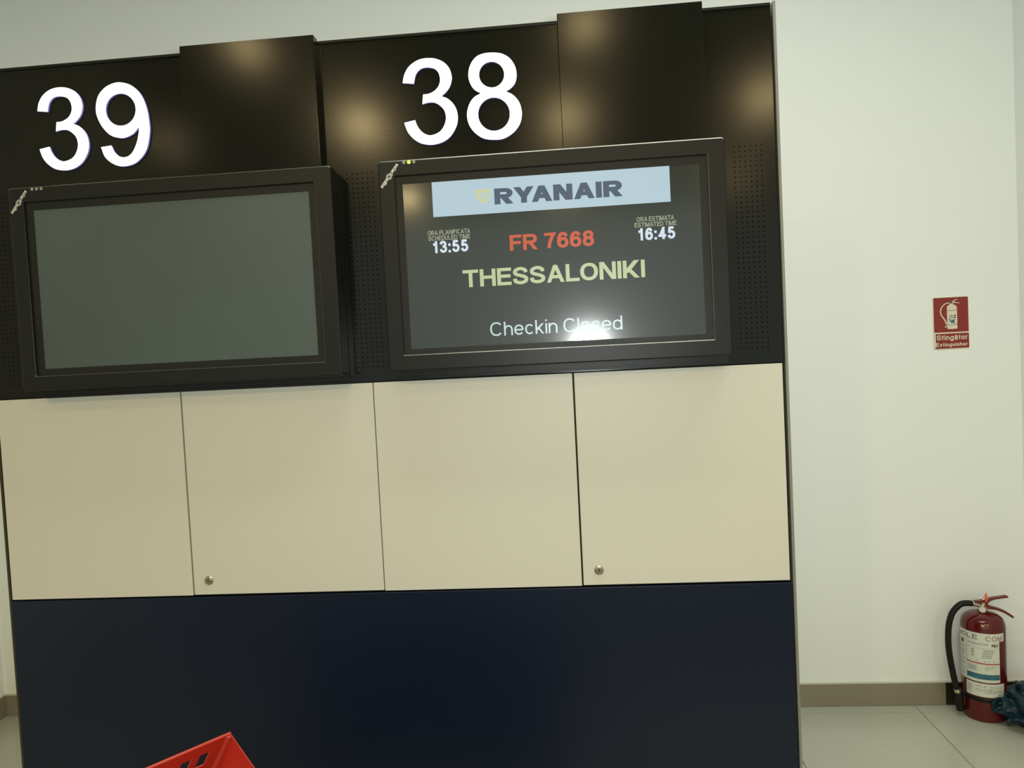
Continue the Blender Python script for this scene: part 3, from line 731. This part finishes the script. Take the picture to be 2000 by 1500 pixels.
up_b = [(v.x, v.y) for v in spline([(3.1150, .4625), (3.0950, .4600), (3.0700, .4565), (3.0500, .4470), (3.0420, .4330), (3.0250, .4330), (3.0050, .4390)], 4)]
lever('squeeze_lever', up_t + [(3.122, .4702), (3.1225, .4630)] + up_b, EY - .002, .020)
lo_t = [(v.x, v.y) for v in spline([(3.0420, .4420), (3.0560, .4330), (3.0800, .4250), (3.1050, .4150), (3.1280, .4000), (3.1420, .3880)], 4)]
lo_b = [(v.x, v.y) for v in spline([(3.1370, .3830), (3.1200, .3950), (3.1000, .4070), (3.0780, .4160), (3.0560, .4200), (3.0380, .4240), (3.0240, .4300)], 4)]
lever('carry_handle', lo_t + lo_b, EY - .002, .024)
bm = bmesh.new(); tube(bm, [(3.0400, EY - .012, .450), (3.0410, EY - .012, .466), (3.0400, EY - .012, .478), (3.0420, EY - .012, .486)], [.0032, .0055, .0042, .0010], 8)
tube(bm, [(3.0260, EY - .014, .458), (3.0330, EY - .014, .461), (3.0400, EY - .014, .463), (3.0470, EY - .014, .460)], .0014, 6)
obj('safety_seal', bm, M_seal, ext, label='bright orange safety seal')
bm = bmesh.new(); ringp = [(3.0260 + .006 * math.cos(a * PI / 8), EY - .012, .464 + .006 * math.sin(a * PI / 8)) for a in range(17)]
tube(bm, ringp, .0009, 6, caps=False); obj('safety_pin', bm, M_chrome, ext)
# hose
bm = bmesh.new(); tube(bm, [(3.020, EY - .004, .4350), (3.000, EY - .006, .4400), (2.9860, EY - .006, .4430)], [.009, .0085, .0105], 16); obj('hose_coupling', bm, M_chrome, ext)
HP = [(2.9900, .4430), (2.9700, .4445), (2.9490, .4410), (2.9290, .4240), (2.9130, .4000), (2.9030, .3640), (2.8990, .3250), (2.8985, .2850), (2.9020, .2400), (2.9100, .1850), (2.9200, .1300), (2.9270, .1020)]
hp = spline(HP, 6)
bm = bmesh.new(); tube(bm, [(v.x, EY - .006, v.y) for v in hp], .0112, 16); obj('hose', bm, M_rubber, ext, smooth=True)
bm = bmesh.new(); tube(bm, [(2.9255, EY - .006, .1080), (2.9290, EY - .006, .0930)], .0125, 16); obj('hose_ferrule', bm, M_chrome, ext)
bm = bmesh.new(); tube(bm, [(2.9285, EY - .006, .0950), (2.9310, EY - .006, .0780), (2.9360, EY - .006, .0420), (2.9385, EY - .006, .0240)], [.0125, .0150, .0158, .0152], 18); obj('nozzle', bm, M_rubber, ext, smooth=False)

# ------------------------------------------------------------------ blue plastic bag on the floor
bg_ = thing('plastic_bag', 'crumpled dark blue plastic bag on the floor beside the fire extinguisher', 'bag', (3.155, 1.100, 0))
bm = bmesh.new(); bmesh.ops.create_icosphere(bm, subdivisions=6, radius=1.0)
for v in bm.verts:
    n = v.co.normalized(); q = n * 1.0
    q = q + noise.noise_vector(q * 1.1 + Vector((3, 1, 7))) * .55
    rid = 1 - abs(noise.noise(q * 1.25 + Vector((9, 2, 4)))) * 2.4
    rid2 = 1 - abs(noise.noise(q * 2.7 + Vector((1, 8, 2)))) * 2.2
    fold = .30 * (rid - .55) + .13 * (rid2 - .55) + .012 * noise.noise(q * 9)
    r = 1.0 + fold
    p = Vector((n.x * .122 * r, n.y * .112 * r, n.z * .076 * r))
    p.z += .070
    if p.z < .0: p.z = p.z * .04
    v.co = Vector((3.158, 1.115, 0)) + p
zmin = min(v.co.z for v in bm.verts)
for v in bm.verts:
    v.co.z = max(v.co.z - zmin, 0.0); v.co.x = min(v.co.x, XR - .012)
    dx, dy = v.co.x - EX, v.co.y - EY; rr_ = math.hypot(dx, dy)
    if rr_ < ER + .004 and v.co.z < .4: v.co.x = EX + dx / rr_ * (ER + .004); v.co.y = EY + dy / rr_ * (ER + .004)
obj('bag_body', bm, M_bag, bg_, smooth=True)

# ------------------------------------------------------------------ red crate close to the camera, tipped on a low counter
CC = Vector((1.0073, -.8736, .9988))
eA = Vector((-.495, -.867, .064)).normalized(); eB = Vector((-.498, .222, -.838)); eB = (eB - eA * eB.dot(eA)).normalized(); eC = eA.cross(eB).normalized()
if eC.dot(Vector((.712, -.447, -.542))) < 0: eC = -eC
LA, LB, LC = .36, .17, .27
cr = thing('plastic_crate', 'tipped bright red plastic crate with square holes in front of the navy panel', 'crate', tuple(CC + eA * LA / 2 + eB * LB + eC * LC))
MX = Matrix((( eA.x, eC.x, eB.x, CC.x), (eA.y, eC.y, eB.y, CC.y), (eA.z, eC.z, eB.z, CC.z), (0, 0, 0, 1)))   # local: x along rim, y across, z down into the crate
def cl(bm):
    bm.transform(MX); return bm
def holed_wall(L, H, th, hx0, pitch, hs, hz0, rows, swap, at):
    """wall in the plane spanned by length (local x or y) and depth z, with true square holes"""
    bm = bmesh.new(); xsn = [0.0]; k = 0
    while hx0 + k * pitch + hs < L - .012:
        xsn += [hx0 + k * pitch, hx0 + k * pitch + hs]; k += 1
    xsn.append(L); zs = [0.0]
    for r in range(rows): zs += [hz0 + r * .036, hz0 + r * .036 + .026]
    zs.append(H)
    for i in range(len(xsn) - 1):
        for j in range(len(zs) - 1):
            if i % 2 == 1 and j % 2 == 1: continue
            a, b, c, d = xsn[i], xsn[i + 1], zs[j], zs[j + 1]
            if swap: box(bm, at, at + th, a, b, c, d)
            else: box(bm, a, b, at, at + th, c, d)
    return bm
TH = .0018
obj('side_wall', cl(holed_wall(LA, LB, TH, .0235, .0270, .0150, .0225, 4, False, 0.0)), M_crate, cr)
obj('side_wall', cl(holed_wall(LA, LB, TH, .0235, .0270, .0150, .0225, 4, False, LC - TH)), M_crate, cr)
bm = bmesh.new(); box(bm, 0, .0012, TH, LC - TH, 0, LB); obj('end_wall', cl(bm), M_crate, cr)
bm = bmesh.new(); box(bm, LA - TH, LA, TH, LC - TH, 0, LB); obj('end_wall', cl(bm), M_crate, cr)
bm = bmesh.new(); box(bm, 0, LA, 0, LC, LB, LB + .003); obj('crate_floor', cl(bm), M_crate, cr)
bm = bmesh.new()
for a in ((-.0005, LA, -.0005, .0033), (-.0005, LA, LC - .0033, LC + .0005)): box(bm, *a, -.0012, .0018)
bevel(bm, .001, 2); obj('rim', cl(bm), M_craterim, cr, label='lighter red rim')
for (x, y) in ((.0, .0), (LA, 0), (0, LC), (LA, LC)):
    bm = bmesh.new()
    sx = 1 if x == 0 else -1; sy = 1 if y == 0 else -1
    tube(bm, [(x + sx * .0035, y + sy * .0035, .0012), (x + sx * .0035, y + sy * .0035, LB)], .0042, 10)
    obj('corner_rib', cl(bm), M_craterim, cr, label='lighter red corner rib')

# low counter that carries the crate, below the frame
zl = min((MX @ Vector(p)).z for p in ((0, LC, LB + .003), (LA, LC, LB + .003), (0, LC + .002, LB), (LA, LC + .002, LB)))
ds = thing('counter_desk', 'low grey check-in desk below the frame, carrying the red crate', 'desk', (.95, -1.05, 0))
bxo('desk_top', (.45, 1.45, -1.38, -.72, zl - .034, zl - .0008), M_desk, ds, bev=.003)
for x in (.48, 1.40):
    bxo('side_panel', (x, x + .02, -1.36, -.74, 0.0, zl - .034), M_desk, ds)
bxo('front_panel', (.50, 1.40, -.78, -.76, .08, zl - .034), M_desk, ds)
